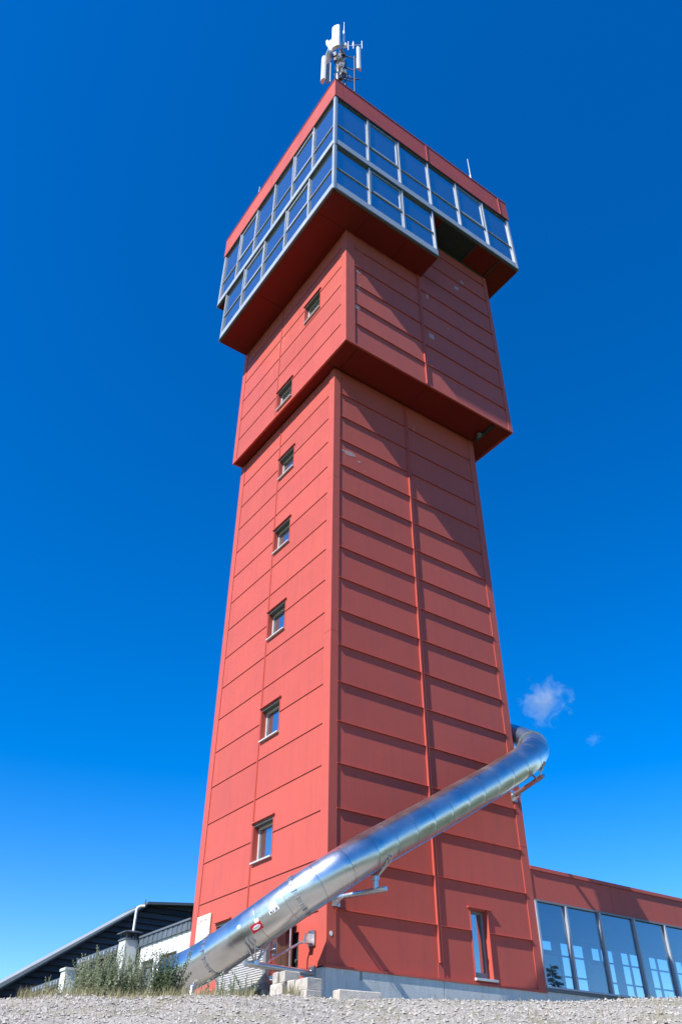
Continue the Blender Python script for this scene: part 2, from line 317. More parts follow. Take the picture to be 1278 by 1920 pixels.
# tall window in the sunny ground-floor wall
wg = MB(); a0, a1, b0, b1 = HR[0]; t = .02
wg.prism([(a0, b0), (a0+t, b0), (a0+t, b1), (a0, b1)], fR, -.015, .26); wg.prism([(a1-t, b0), (a1, b0), (a1, b1), (a1-t, b1)], fR, -.04, .26); wg.prism([(a0, b1-t), (a1, b1-t), (a1, b1), (a0, b1)], fR, 0, .26)
wg = tag(wg.build('window', 'red_trim', tw), 'tall narrow ground-floor window reflecting the sky')
fr = MB(); A0, A1, B0, B1 = a0+t, a1-t, b0+.03, b1-t
for p in ([(A0, B0), (A0+.05, B0), (A0+.05, B1), (A0, B1)], [(A1-.07, B0), (A1, B0), (A1, B1), (A1-.07, B1)], [(A0+.05, B0), (A1-.07, B0), (A1-.07, B0+.13), (A0+.05, B0+.13)], [(A0+.05, B1-.06), (A1-.07, B1-.06), (A1-.07, B1), (A0+.05, B1)]): fr.prism(p, fR, .12, .19)
fr.build('frame', 'grey_frame', wg)
MB().prism([(A0+.05, B0+.13), (A1-.07, B0+.13), (A1-.07, B1-.06), (A0+.05, B1-.06)], fR, .15, .165).build('pane', 'glass', wg)
MB().prism([(A0, B0), (A1, B0), (A1, B1), (A0, B1)], fR, .28, .3).build('blind', 'dark', wg)
MB().prism([(a0-.06, b1), (a1+.12, b1), (a1+.12, b1+.03), (a0-.06, b1+.03)], fR, -.055, .02).build('hood', 'red_trim', wg)
MB().prism([(a0-.01, b0-.02), (a1+.1, b0-.02), (a1+.1, b0+.03), (a0-.01, b0+.03)], fR, -.07, .13).build('sill', 'white_frame', wg)
# plinth
pl = MB(); pl.box(-.03, 2.94, -.03, .45, PLAT-.5, -.03); pl.box(2.965, W, -.03, .45, PLAT-.5, -.03); pl.box(2.94, 2.965, -.01, .45, PLAT-.5, -.03); pl.box(.02, .45, .45, D-.02, PLAT-.5, -.28)
pl = tag(pl.build('plinth', 'concrete', tw), 'pale grey concrete plinth')
MB().box(.78, .83, -.034, -.028, -.2, -.045).build('drain_slot', 'grey_frame', pl)
mk = MB(); c = Vector((.09, -.026, .55)); n = 20
mk.add([c+Vector((.035*math.cos(k*6.2832/n), -.0, .045*math.sin(k*6.2832/n))) for k in range(n)]+[c+Vector((.035*math.cos(k*6.2832/n), .01, .045*math.sin(k*6.2832/n))) for k in range(n)], [tuple(range(n))]+[(k, (k+1) % n, n+(k+1) % n, n+k) for k in range(n)])
mk.build('round_marker', 'sticker_white', tw)

# upper shaft
X2, Y2, XE, YE, ZB = -.38, -1.17, 6.87, 6.1, 17.08
us = box('upper_shaft', 'dark', tw, X2+.4, XE-.4, Y2+.4, YE-.4, 17.2, 26.0)
gL, gR = FX(X2), FY(Y2)
Z2 = [ZB+1.048*k for k in range(7)]; Z2a = Z2[:6]+[23.2]; Z2b = Z2+[24.42, 25.45, 26.1]
HU = [(2.05, 3.03, 17.3, 18.26), (.42, 1.45, 20.42, 21.46)]
c2L = [(Y2+.27, 3.08), (3.12, YE-.25)]
face(us, gL, c2L, Z2a, HU); ribs(us, gL, c2L, Z2a[1:-1], HU, dep=.021)
face(us, gR, [(X2+.34, 2.9)], Z2a); face(us, gR, [(3.0, XE-.17)], Z2b)
ribs(us, gR, [(X2+.34, 2.9)], Z2a[1:-1]); ribs(us, gR, [(3.0, XE-.17)], Z2b[1:-1])
joint(us, gL, 3.07, 3.13, ZB+.02, 23.2, .022); joint(us, gR, 2.9, 3.0, ZB+.02, 23.2)
corner(us, X2, Y2, .34, .27, ZB, 23.2, 1, 1, cuts=(21.6,)); corner(us, XE, Y2, .17, .3, ZB, 26.1, -1, 1, cuts=(22.3,)); corner(us, X2, YE, .3, .25, ZB, 23.2, 1, -1)
wall4(us, X2, XE, Y2, YE, ZB, 26.1)
for a in HU: window(gL, *a)
for (x0, x1, y0, y1) in [(X2+.03, .15, Y2+.03, -.02), (.165, 2.99, Y2+.03, -.02), (3.0, 6.02, Y2+.03, -.02), (6.035, XE-.03, Y2+.03, YE-.03), (X2+.03, -.02, -.005, YE-.03)]:
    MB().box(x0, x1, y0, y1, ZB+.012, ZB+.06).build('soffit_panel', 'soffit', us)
MB().box(X2-.03, XE+.03, Y2-.03, Y2+.025, ZB-.03, ZB+.03).build('drip_edge', 'red_trim', us); MB().box(X2-.03, X2+.025, Y2+.03, YE, ZB-.03, ZB+.03).build('drip_edge', 'red_trim', us); MB().box(XE-.025, XE+.03, Y2+.03, YE, ZB-.03, ZB+.03).build('drip_edge', 'red_trim', us)
MB().box(X2+.02, XE-.02, Y2+.02, YE-.02, ZB+.065, ZB+.1).build('floor_slab', 'soffit', us)
cb = MB(); cb.box(6.0, 6.06, -1.05, -.1, ZB-.07, ZB+.01); cb.box(6.1, 6.13, -1.05, -.1, ZB-.05, ZB+.01); cb.build('cable_tray', 'mast', us)
sp = MB(); sp.tube([(5.95, -.35, ZB-.02), (5.95, -.35, ZB-.1), (5.9, -.45, ZB-.15), (5.86, -.55, ZB-.19)], [.05, .05, .075, .09], 12); sp.build('spotlight', 'hood', us)
# faded paint patches, as (plane, a, b, w, h)
for fn, a, b, w, h in [(gR, .05, 21.0, .2, .1), (gR, .12, 20.15, .12, .22), (gR, .02, 19.95, .22, .05), (gR, -.02, 18.95, .2, .2), (gR, .0, 22.3, .5, .12), (gR, 3.3, 22.0, .1, .45), (gR, 3.25, 19.75, .24, .26), (gR, 4.9, 23.9, .22, .22), (gR, 5.3, 24.6, .18, .16), (gR, 4.2, 20.9, .12, .05), (fR, 3.25, 16.0, .02, .3), (gL, 2.9, 21.9-.9, .03, .35), (gL, 3.2, 20.9, .03, .3), (gL, 2.95, 20.6, .02, .3)]:
    rnd = random.Random(int(a*100+b*37)); pts = [(a+w*(.5+.5*math.cos(k*.6283)*rnd.uniform(.75, 1.1)*1.1), b+h*(.5+.5*math.sin(k*.6283)*rnd.uniform(.75, 1.1)*1.1)) for k in range(10)] if w > .3 or w < .13 else [(a, b), (a+w, b+.01), (a+w-.01, b+h), (a+.01, b+h-.01)]
    MB().prism(pts, fn, -.0035, .001).build('paint_patch', 'patch', us if fn in (gL, gR) else ls)
for a, b, w, h in [(.32, 13.5, .5, .2), (.86, 13.4, .16, .09), (1.12, 13.15, .04, .05), (1.25, 12.85, .03, .06), (2.0, 10.7, .03, .04)]:
    rnd = random.Random(int(a*777)); pts = [(a+w*(.5+.5*math.cos(k*.3927)*rnd.uniform(.6, 1.15)), b+h*(.5+.5*math.sin(k*.3927)*rnd.uniform(.6, 1.15))) for k in range(16)]
    MB().prism(pts, fR, -.0035, .001).build('paint_patch', 'patch', ls)

# cabin
X3, Y3, XC, YC = -1.64, -2.19, 7.85, 6.9       # upper storey
XL, YL = 3.12, 6.1                              # ends of the lower storey
ZC, ZM, ZG, ZF = 23.15, 26.25, 30.12, 31.5
cabin = MB(); cabin.box(X3+.5, XC-.5, Y3+.6, YC-.5, ZM+.3, ZG); cabin.box(X3+.45, XL-.5, Y3+.55, YL-.5, ZC+.1, ZM)
cabin = tag(cabin.build('cabin_core', 'interior', tw), 'grey inner core of the glazed cabin')
cab = tag(MB().box(X3+.06, XC-.06, Y3+.06, YC-.06, ZM+.02, ZM+.28).build('cabin', 'interior', tw), 'two-storey glazed cabin with aluminium frames')
MB().box(X3+.08, XL-.06, Y3+.08, YL-.06, ZC+.04, ZC+.2).build('floor_slab', 'interior', cab)
MB().box(X3+.05, XC-.05, Y3+.05, YC-.05, ZG-.03, ZG+.3).build('ceiling_slab', 'interior_light', cab)
cF, cS = FY(Y3), FX(X3)
def prect(fn, a0, a1, b0, b1, d0, d1, name, m): return MB().prism([(a0, b0), (a1, b0), (a1, b1), (a0, b1)], fn, d0, d1).build(name, m, cab)
def glazing(fn, bays, z0, z1, zr, sash, band):
    """aluminium curtain wall: bays edge list, z0..z1 glass, zr transom"""
    prect(fn, bays[0]+.001, bays[-1]-.001, z0-band, z0, -.03, .1, 'sill_band', 'alu')
    prect(fn, bays[0]+.001, bays[-1]-.001, z0-band-.05, z0-band-.002, -.07, .1, 'drip_edge', 'alu_dark')
    for i, (a, b) in enumerate(zip(bays[:-1], bays[1:])):
        prect(fn, a+.05, b-.05, z0, zr-.022, .03, .045, 'pane', 'glass'); prect(fn, a+.05, b-.05, zr+.022, z1, .03, .045, 'pane', 'glass')
        prect(fn, a+.045, b-.045, zr-.022, zr+.022, -.008, .09, 'transom', 'alu')
        if i in sash:
            mb = MB(); e = .07
            for (p0, p1, q0, q1) in ((a+.06, a+.06+e, zr+.04, z1-.06), (b-.06-e, b-.06, zr+.04, z1-.06), (a+.06+e, b-.06-e, zr+.04, zr+.04+e), (a+.06+e, b-.06-e, z1-.06-e, z1-.06)):
                mb.prism([(p0, q0), (p1, q0), (p1, q1), (p0, q1)], fn, -.004, .05)
            mb.build('sash', 'alu', cab)
    for i, a in enumerate(bays):
        w = .031; c = a+(.055 if i == 0 else -.055 if i == len(bays)-1 else 0)
        prect(fn, c-w, c+w, z0-.001, z1, -.035, .1, 'mullion', 'alu')
    prect(fn, bays[0]+.002, bays[-1]-.002, z1, z1+.06, -.01, .1, 'head_rail', 'alu_dark')
bR = [X3+(XC-X3)/6*k for k in range(7)]; bL = [Y3+(YC-Y3)/6*k for k in range(7)]
glazing(cF, bR, 26.78, 30.06, 27.98, (1, 4), .42); glazing(cS, bL, 26.78, 30.06, 27.98, (1, 4), .42)
bR2 = [X3+(XL-X3)/3*k for k in range(4)]; bL2 = [Y3+(YL-Y3)/5*k for k in range(6)]
glazing(cF, bR2, 23.68, 26.28, 24.78, (1,), .42); glazing(cS, bL2, 23.68, 26.28, 24.78, (1, 3), .42)
for zz in ((ZC+.09, 26.28), (26.3, 30.1)): MB().box(X3-.04, X3+.05, Y3-.04, Y3+.05, *zz).build('corner_post', 'alu', cab)
for zz in ((26.3, 30.1),): MB().box(XC-.05, XC+.03, Y3-.04, Y3+.05, *zz).build('corner_post', 'alu', cab); MB().box(X3-.04, X3+.05, YC-.05, YC+.03, *zz).build('corner_post', 'alu', cab)
# ends and rear
MB().box(XL-.04, XL, Y3+.11, YL-.02, ZC+.1, ZM+.05).build('end_wall', 'alu_dark', cab); MB().box(X3+.11, XL-.05, YL-.04, YL, ZC+.1, ZM+.05).build('end_wall', 'alu_dark', cab)
MB().box(XC-.03, XC+.0, Y3+.11, YC-.02, 26.32, 30.06).build('rear_glazing', 'glass', cab); MB().box(X3+.11, XC-.05, YC-.03, YC, 26.32, 30.06).build('rear_glazing', 'glass', cab)
MB().box(XC-.1, XC+.02, Y3+.1, YC-.02, 26.3, 26.7).build('sill_band', 'alu_dark', cab)
# soffits
for (x0, x1, y0, y1) in [(X3+.03, X2+.34, Y3+.03, Y2), (X2+.355, 1.7, Y3+.03, Y2), (1.715, XL-.03, Y3+.03, Y2), (X3+.03, X2, Y2+.012, 3.1), (X3+.03, X2, 3.115, YL-.03)]:
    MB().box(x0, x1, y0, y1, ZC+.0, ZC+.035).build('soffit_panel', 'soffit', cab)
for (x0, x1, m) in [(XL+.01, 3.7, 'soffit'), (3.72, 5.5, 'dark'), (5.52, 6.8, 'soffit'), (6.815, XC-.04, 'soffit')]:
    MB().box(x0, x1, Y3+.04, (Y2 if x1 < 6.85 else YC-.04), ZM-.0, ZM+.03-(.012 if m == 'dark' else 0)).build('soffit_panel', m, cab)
MB().box(5.48, 5.54, Y3+.1, Y2, ZM-.05, ZM).build('soffit_rail', 'mast', cab); MB().box(6.78, 6.83, Y3+.1, Y2, ZM-.04, ZM).build('soffit_rail', 'mast', cab)
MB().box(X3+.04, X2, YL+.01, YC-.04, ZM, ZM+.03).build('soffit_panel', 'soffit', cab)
# roof
p = .07
rf = MB().box(X3-p+.03, XC+p-.03, Y3-p+.03, YC+p-.03, ZG+.32, ZF-.12).build('roof', 'fascia', tw)
for x0, x1 in ((X3-p, X3+.32), (X3+.335, 3.1), (3.115, 7.4), (7.415, XC+p)):
    MB().box(x0, x1, Y3-p, Y3-p+.028, ZG+.02, ZF).build('fascia_panel', 'fascia', rf)
for y0, y1 in ((Y3-p+.03, 2.7), (2.715, 6.6), (6.615, YC+p)):
    MB().box(X3-p, X3-p+.028, y0, y1, ZG+.02, ZF).build('fascia_panel', 'fascia', rf)
MB().box(XC+p-.028, XC+p, Y3-p+.03, YC+p, ZG+.02, ZF).build('fascia_panel', 'fascia', rf); MB().box(X3-p+.03, XC+p-.03, YC+p-.028, YC+p, ZG+.02, ZF).build('fascia_panel', 'fascia', rf)
for b in ((X3-p-.025, XC+p+.025, Y3-p-.025, Y3-p+.2), (X3-p-.025, X3-p+.2, Y3-p+.2, YC+p), (XC+p-.2, XC+p+.025, Y3-p+.2, YC+p), (X3-p+.2, XC+p-.2, YC+p-.2, YC+p)):
    MB().box(*b, ZF+.002, ZF+.035).build('coping', 'red_trim', rf)
for x in (3.107, 7.407): MB().box(x-.035, x+.035, Y3-p-.02, Y3-p-.002, ZG+.03, ZF).build('cover_strip', 'fascia', rf)
MB().box(X3-.03, XC+.03, Y3-.05, Y3+.04, ZG-.03, ZG+.018).build('shadow_gap', 'dark', rf); MB().box(X3-.05, X3+.04, Y3+.045, YC, ZG-.03, ZG+.018).build('shadow_gap', 'dark', rf)

# ------------------------------------------------------------------ roof antennas and rods
MX = Vector((-.9, -1.3, 0)); mn = (MX-Vector((CAM.x, CAM.y, 0))).normalized(); mr = Vector((mn.y, -mn.x, 0))
def ap(s, z, f=0.): q = MX+mr*s+mn*f; return Vector((q.x, q.y, z))
an = thing('antenna_mast', (-.9, -1.3, ZF), 'mobile phone antenna mast with white panel antennas on roof corner', 'antenna mast')
RZ = ZF-.12
MB().tube([ap(.12, RZ), ap(.12, 38.2)], .075, 14).build('mast_pole', 'steel_pipe', an)
MB().tube([ap(-.05, RZ), ap(-.05, 36.1)], .06, 12).build('mast_pole', 'antenna', an)
MB().tube([ap(.3, RZ), ap(.3, 36.2)], .04, 10).build('mast_pole', 'mast', an)
mb = MB(); mb.tube([ap(.71, 33.2), ap(.71, 36.8)], .032, 10); mb.tube([ap(.12, 36.98), ap(.71, 36.55)], .03, 8); mb.tube([ap(.2, 35.7), ap(.71, 35.28)], .03, 8); mb.tube([ap(.2, 34.6), ap(.92, 34.4)], .03, 8); mb.tube([ap(.2, 34.42), ap(.71, 34.15)], .025, 8); mb.tube([ap(.2, 35.3), ap(.35, 35), ap(.5, 34.7), ap(.62, 34.5), ap(.9, 34.45), ap(.98, 34.6)], .018, 6); mb.build('outrigger', 'mast', an)
def panel(c, w, h, d, yaw, tilt, name='panel_antenna'):
    n = 10; prof = []
    for k in range(n+1):
        a = math.pi*k/n; prof.append((-w/2*math.cos(a), -d*.35-d*.65*math.sin(a)**.6))
    prof += [(w/2, 0), (-w/2, 0)]
    R = Matrix.Rotation(yaw, 3, 'Z') @ Matrix.Rotation(tilt, 3, 'X')
    return MB().prism(prof, lambda a, b, e: Vector(c)+R @ Vector((a, b, e)), -h/2, h/2).build(name, 'antenna', an)
ya = -YAW
q = panel(ap(-.13, 38.35, -.15), .41, 2.35, .16, ya-.45, 0)
q = panel(ap(-.63, 35.05, -.1), .26, 2.3, .16, ya-1.15, 0)
q = panel(ap(.9, 36.5, .0), .2, 2.3, .1, ya+.55, .0)
def backplate(c, w, h, yaw):
    R = Matrix.Rotation(yaw, 3, 'Z'); MB().prism([(-w/2, .03), (w/2, .03), (w/2, .07), (-w/2, .07)], lambda a, b, e: Vector(c)+R @ Vector((a, b, e)), -h/2, h/2).build('mounting_plate', 'antenna_grey', an)
backplate(ap(-.48, 35.0, -.05), .22, 1.9, ya-.3); backplate(ap(.86, 35.9, -.1), .14, 1.1, ya+.2)
# radio units, dish and clutter round the pole
for (s, z, w, h) in [(-.2, 36.6, .2, .4), (.02, 36.4, .18, .5), (.2, 36.7, .16, .3), (.1, 35.5, .22, .45), (.2, 34.9, .2, .4), (.08, 34.3, .18, .3), (-.15, 36.1, .14, .3)]:
    c = ap(s, z, -.1); R = Matrix.Rotation(ya+s*2, 3, 'Z')
    MB().prism([(-w/2, -.08), (w/2, -.08), (w/2, .08), (-w/2, .08)], lambda a, b, e: c+R @ Vector((a, b, e)), -h/2, h/2).build('radio_unit', random.choice(['mast', 'antenna_grey', 'mast']), an)
cbm = MB()
for k in range(16):
    s0 = random.uniform(-.15, .3); z0 = random.uniform(34, 35.4); pts = [ap(s0+random.uniform(-.08, .08)+.04*math.sin(j*1.3+k), z0+j*.3, random.uniform(-.25, 0)) for j in range(8)]
    cbm.tube(pts, .014, 5)
cbm.build('cables', 'cable', an)
dm = MB(); c = ap(-.5, 36.65, .05); ax = (-mr*.9+mn*-.35+Vector((0, 0, .1))).normalized(); e1 = ax.cross(Vector((0, 0, 1))).normalized(); e2 = ax.cross(e1)
for rr0, rr1, o0, o1 in ((.01, .24, .0, .1), (.24, .38, .1, .16), (.38, .38, .16, .02), (.38, .1, .02, -.14)):
    n = 24; vs = [c+ax*o0+(e1*math.cos(k*6.2832/n)+e2*math.sin(k*6.2832/n))*rr0 for k in range(n)]+[c+ax*o1+(e1*math.cos(k*6.2832/n)+e2*math.sin(k*6.2832/n))*rr1 for k in range(n)]
    dm.add(vs, [(k, (k+1) % n, n+(k+1) % n, n+k) for k in range(n)], True)
dm.build('dish_antenna', 'antenna', an)
MB().tube([ap(-.34, 37.2, -.05), ap(-.52, 37.9, -.1), ap(-.56, 38.1, -.12)], [.06, .12, .07], 14).build('horn_antenna', 'antenna', an)
MB().tube([ap(-.38, 38.0, .0), ap(-.4, 38.5, .0)], .05, 10).build('small_antenna', 'antenna', an)
MB().tube([ap(.22, 37.9), ap(.22, 39.6), ap(.225, 39.7), ap(.23, 40.7)], [.05, .05, .02, .015], 10).build('whip_antenna', 'antenna', an)
yg = MB(); yg.tube([ap(.1, 37.55), ap(.33, 37.95)], .03, 8); yg.tube([ap(.3, 37.93), ap(1.1, 38.12)], .016, 8)
for s, z, h in ((.43, 37.94, .48), (.67, 38.04, .4), (1.08, 38.1, .42), (.36, 37.95, .2)): yg.tube([ap(s, z-h), ap(s, z+h)], .02, 8)
yg.tube([ap(.67, 37.9), ap(.67, 38.22)], .045, 8); yg.tube([ap(.28, 37.85), ap(.3, 38.15)], .07, 8); yg.build('yagi_antenna', 'antenna', an)
for x, y, h, lab in ((6.42, -1.75, 3.4, 'thin white lightning rod on the sunny roof edge'), (-1.25, 5.0, 2.75, 'short lightning rod on the shaded far roof edge')):
    t_ = thing('lightning_rod', (x, y, RZ), lab, 'lightning rod', 'lightning rods on the roof')
    MB().tube([(x, y, RZ), (x, y, RZ+h*.55), (x+.01, y, RZ+h*.56), (x+.02, y, RZ+h)], [.035, .035, .018, .012], 8).build('rod', 'antenna', t_)
    MB().box(x-.12, x+.12, y-.12, y+.12, RZ-.02, RZ+.06).build('foot', 'concrete', t_)

# ------------------------------------------------------------------ tube slide
CP = [(5.98, 1.9, 7.05), (6.5, 1.5, 6.8), (6.62, .9, 6.5), (6.62, .25, 6.13), (6.45, -.3, 5.75), (6.0, -.75, 5.36), (5.4, -.95, 4.93), (4.7, -.97, 4.49), (4, -.95, 4.06), (3, -.95, 3.475), (2, -.95, 2.885), (1, -.95, 2.31), (.5, -.95, 2.02), (0, -.95, 1.72), (-.4, -.85, 1.45), (-.8, -.63, 1.155), (-1.1, -.25, .875), (-1.4, .3, .56), (-1.55, .8, .365), (-1.65, 1.4, .195), (-1.75, 2.2, .035), (-1.85, 3.0, -.05)]
def spline(cp, n=20):
    q = [Vector(p) for p in cp]; q = [2*q[0]-q[1]]+q+[2*q[-1]-q[-2]]; out = []
    for i in range(1, len(q)-2):
        a, b, c, d = q[i-1:i+3]
        for k in range(n):
            t = k/n; out.append(.5*((2*b)+(c-a)*t+(2*a-5*b+4*c-d)*t*t+(3*b-a-3*c+d)*t**3))
    return out+[q[-2]]
PTS = spline(CP)
for _ in range(25): PTS = [PTS[0]]+[PTS[i]*.5+(PTS[i-1]+PTS[i+1])*.25 for i in range(1, len(PTS)-1)]+[PTS[-1]]
ARC = [0]
for a, b in zip(PTS[:-1], PTS[1:]): ARC.append(ARC[-1]+(b-a).length)
TOT = ARC[-1]
def at(s):
    s = max(0, min(TOT, s)); i = 0
    lo, hi = 0, len(ARC)-1
    while hi-lo > 1:
        m = (lo+hi)//2
        if ARC[m] <= s: lo = m
        else: hi = m
    t = (s-ARC[lo])/(ARC[hi]-ARC[lo]); p = PTS[lo].lerp(PTS[hi], t)
    a, b = PTS[max(lo-2, 0)], PTS[min(hi+2, len(PTS)-1)]; tn = (b-a).normalized()
    sd = tn.cross(Vector((0, 0, 1))).normalized(); up = sd.cross(tn)
    return p, tn, sd, up
RT_ = .374
def surf(s, ang, r): p, t, sd, up = at(s); return p+(sd*math.cos(ang)+up*math.sin(ang))*r
st = thing('tube_slide', (-1.4, .3, PLAT), 'stainless steel tube slide winding down round the red tower', 'slide')
NS = 26; NA = 56
bounds = [TOT*k/NS for k in range(NS+1)]
for k in range(NS):
    s0, s1 = bounds[k], bounds[k+1]; mb = MB(); rings = []
    prof = [(s0+.003, RT_-.03), (s0+.003, RT_-.0015), (s0+.012, RT_), (s1-.03, RT_+.0012), (s1-.01, RT_+.0015), (s1-.002, RT_+.0012), (s1-.002, RT_-.02)]
    mid = [s0+.02+(s1-s0-.05)*j/6 for j in range(1, 6)]
    prof = prof[:3]+[(m, RT_) for m in mid]+prof[3:]
    vs = [surf(s, 2*math.pi*a/NA, r) for s, r in prof for a in range(NA)]
    fs = [(i*NA+a, i*NA+(a+1) % NA, (i+1)*NA+(a+1) % NA, (i+1)*NA+a) for i in range(len(prof)-1) for a in range(NA)]
    o = mb.add(vs, fs, True).build('tube_segment', 'steel', st)
    md = o.modifiers.new('edge', 'EDGE_SPLIT'); md.split_angle = math.radians(35)
def near_s(px, py):
    best = min(((proj(at(TOT*i/800)[0])[0]-px)**2+(proj(at(TOT*i/800)[0])[1]-py)**2, TOT*i/800) for i in range(801)); return best[1]
def near_sa(px, py):
    s0 = near_s(px, py); best = (1e9,)
    for i in range(-60, 61):
        for a in range(0, 360, 3):
            s = s0+i*.015; q = surf(s, math.radians(a), RT_)
            p, t, sd, up = at(s)
            if (q-p).dot(CAM-q) < 0: continue
            x, y = proj(q); e = (x-px)**2+(y-py)**2
            if e < best[0]: best = (e, s, math.radians(a))
    return best[1:]
def decal(name, m, s, a, ds, da, off, ell=False, par=None):
    mb = MB(); n = 8
    if ell:
        k = 24; vs = [surf(s, a, RT_+off)]+[surf(s+ds*math.cos(j*6.2832/k), a+da*math.sin(j*6.2832/k), RT_+off) for j in range(k)]
        mb.add(vs, [(0, 1+j, 1+(j+1) % k) for j in range(k)])
    else:
        vs = [surf(s-ds+2*ds*i/n, a-da+2*da*j/n, RT_+off) for i in range(n+1) for j in range(n+1)]
        mb.add(vs, [(i*(n+1)+j, i*(n+1)+j+1, (i+1)*(n+1)+j+1, (i+1)*(n+1)+j) for i in range(n) for j in range(n)])
    return mb.build(name, m, par or st)
# flanges with bolts
for px, py in ((1003, 1392), (565, 1680), (410, 1790)):
    s = near_s(px, py); mb = MB(); prof = [(s-.03, RT_), (s-.03, RT_+.03), (s-.002, RT_+.03), (s-.002, RT_+.022), (s+.002, RT_+.022), (s+.002, RT_+.03), (s+.03, RT_+.03), (s+.03, RT_)]
    if px < 1000: prof = [(a, RT_+(r-RT_)*.45) for a, r in prof]
    vs = [surf(q, 2*math.pi*a/NA, r) for q, r in prof for a in range(NA)]; fl = mb.add(vs, [(i*NA+a, i*NA+(a+1) % NA, (i+1)*NA+(a+1) % NA, (i+1)*NA+a) for i in range(7) for a in range(NA)]).build('flange', 'steel_pipe', st)
    bm_ = MB()
    for a in range(18):
        an_ = a*2*math.pi/18; bm_.tube([surf(s-.045, an_, RT_+.017), surf(s+.045, an_, RT_+.017)], .009, 6)
    bm_.build('bolts', 'grey_frame', fl)
s = TOT; mb = MB(); prof = [(s-.01, RT_-.03), (s-.01, RT_+.02), (s+.0, RT_+.03), (s-.05, RT_+.03), (s-.06, RT_)]
mb.add([surf(q, 2*math.pi*a/NA, r) for q, r in prof for a in range(NA)], [(i*NA+a, i*NA+(a+1) % NA, (i+1)*NA+(a+1) % NA, (i+1)*NA+a) for i in range(4) for a in range(NA)]).build('exit_rim', 'steel_pipe', st)
# underside seam strip
mb = MB(); ks = [TOT*i/160 for i in range(8, 157)]
vs = []
for s in ks: vs += [surf(s, -math.pi/2-.09, RT_+.003), surf(s, -math.pi/2-.09, RT_+.02), surf(s, -math.pi/2+.09, RT_+.02), surf(s, -math.pi/2+.09, RT_+.003)]
mb.add(vs, [(i*4+j, i*4+j+1, i*4+j+5, i*4+j+4) for i in range(len(ks)-1) for j in range(3)]).build('seam_strip', 'steel_pipe', st)
# stickers
sa = near_sa(481, 1738); d = decal('label_sticker', 'sticker_red', *sa, .105, .19, .0045); decal('label_print', 'sticker_white', *sa, .075, .1, .0065, True, d)
for i in range(7):
    decal('label_mark', 'grey_frame', sa[0]-.05+.0166*i, sa[1]+(.02 if i % 2 else -.02), .005, .04, .0085, False, d)
decal('round_sticker', 'sticker_white', *near_sa(481, 1725), .045, .11, .0045, True); decal('round_sticker', 'sticker_white', *near_sa(448, 1738), .04, .1, .0045, True)
sa = near_sa(511, 1698); decal('round_sticker', 'sticker_white', *sa, .085, .22, .0045, True)
sb = near_sa(515, 1707); d = decal('label_sticker', 'sticker_white', *sb, .1, .085, .0065)
# lettering F13: strokes as (s offset, angle offset, ds, da); s runs down the slide (leftwards)
for (u, w, du, dw) in ((.068, 0, .009, .055), (.047, .047, .02, .012), (.05, .005, .017, .012), (.012, 0, .009, .055), (-.045, .047, .022, .012), (-.042, 0, .018, .011), (-.045, -.047, .022, .012), (-.063, 0, .008, .055)):
    decal('letter_stroke', 'ink', sb[0]+u, sb[1]+w, du, dw, .0085, False, d)
# supports
def support(base, tip, post_t, plate, brace=None, plen=None, label=None):
    base, tip = Vector(base), Vector(tip); b = base.lerp(tip, post_t)
    arm = tag(MB().tube([base, tip-(tip-base)*.02, tip], [.055, .055, .045], 16).build('support_arm', 'steel_pipe', st), label)
    # nearest point of the tube above the post
    s = min((((at(TOT*i/600)[0]-b).xy.length), TOT*i/600) for i in range(601))[1]; p, tn, sd, up = at(s); bot = p.z-RT_/max(.5, up.z)
    if plen: bot = b.z+plen
    MB().tube([b, (b.x, b.y, bot-.17)], .055, 14).build('post', 'steel_pipe', arm)
    top = Vector((b.x, b.y, bot-.17)); sdl = MB(); sdl.tube([top-Vector((0, 0, .03)), top+Vector((0, 0, .05))], .075, 14)
    for a0 in (-.55, .55):
        sdl.tube([top, surf(s-.07, -math.pi/2+a0, RT_+.03), surf(s-.07, -math.pi/2+a0*1.5, RT_+.012)], .016, 8); sdl.tube([top, surf(s+.07, -math.pi/2+a0, RT_+.03), surf(s+.07, -math.pi/2+a0*1.5, RT_+.012)], .016, 8)
    ksad = [surf(s, -math.pi/2-.95+1.9*i/12, RT_+.012) for i in range(13)]; sdl.tube(ksad, .022, 8); sdl.build('saddle', 'steel_pipe', arm)
    c, n, u = Vector(base), Vector(plate[0]), Vector(plate[1]); w = n.cross(u)
    pm = MB(); pm.prism([(-.1, -.16), (.1, -.16), (.1, .12), (-.1, .12)], lambda a, b_, d_: c+w*a+u*b_+n*d_, -.0, .02)
    pm.add([c+n*.02-u*.05, c+n*.3-u*.045, c+n*.02-u*.16, c+n*.02-u*.05+w*.02, c+n*.3-u*.045+w*.02, c+n*.02-u*.16+w*.02], [(0, 1, 2), (3, 5, 4), (0, 3, 4, 1), (1, 4, 5, 2), (2, 5, 3, 0)])
    pm.build('bracket', 'steel_pipe', arm)
    return arm, b
support((.2, -.01, 1.21), (.58, -1.2, 1.22), .8, ((0, -1, 0), (0, 0, 1)))
support((5.8, -.01, 4.36), (5.64, -1.24, 4.5), .8, ((0, -1, 0), (0, 0, 1)))
arm, b = support((-.035, .42, -.1), (-1.56, .42, -.06), .84, ((-1, 0, 0), (0, 0, 1)))
br = MB(); br.tube([(-.06, .5, .5), (-.25, .62, .42), (-.95, .5, .05), (-1.05, .45, -.02)], [.03, .022, .022, .03], 10); br.prism([(.38, .38), (.62, .38), (.62, .66), (.38, .66)], FX(-.02), -.02, .0)
br.prism([(.44, .42), (.56, .42), (.5, .6)], FX(-.05), -.14, .02); br.build('brace', 'steel_pipe', st)
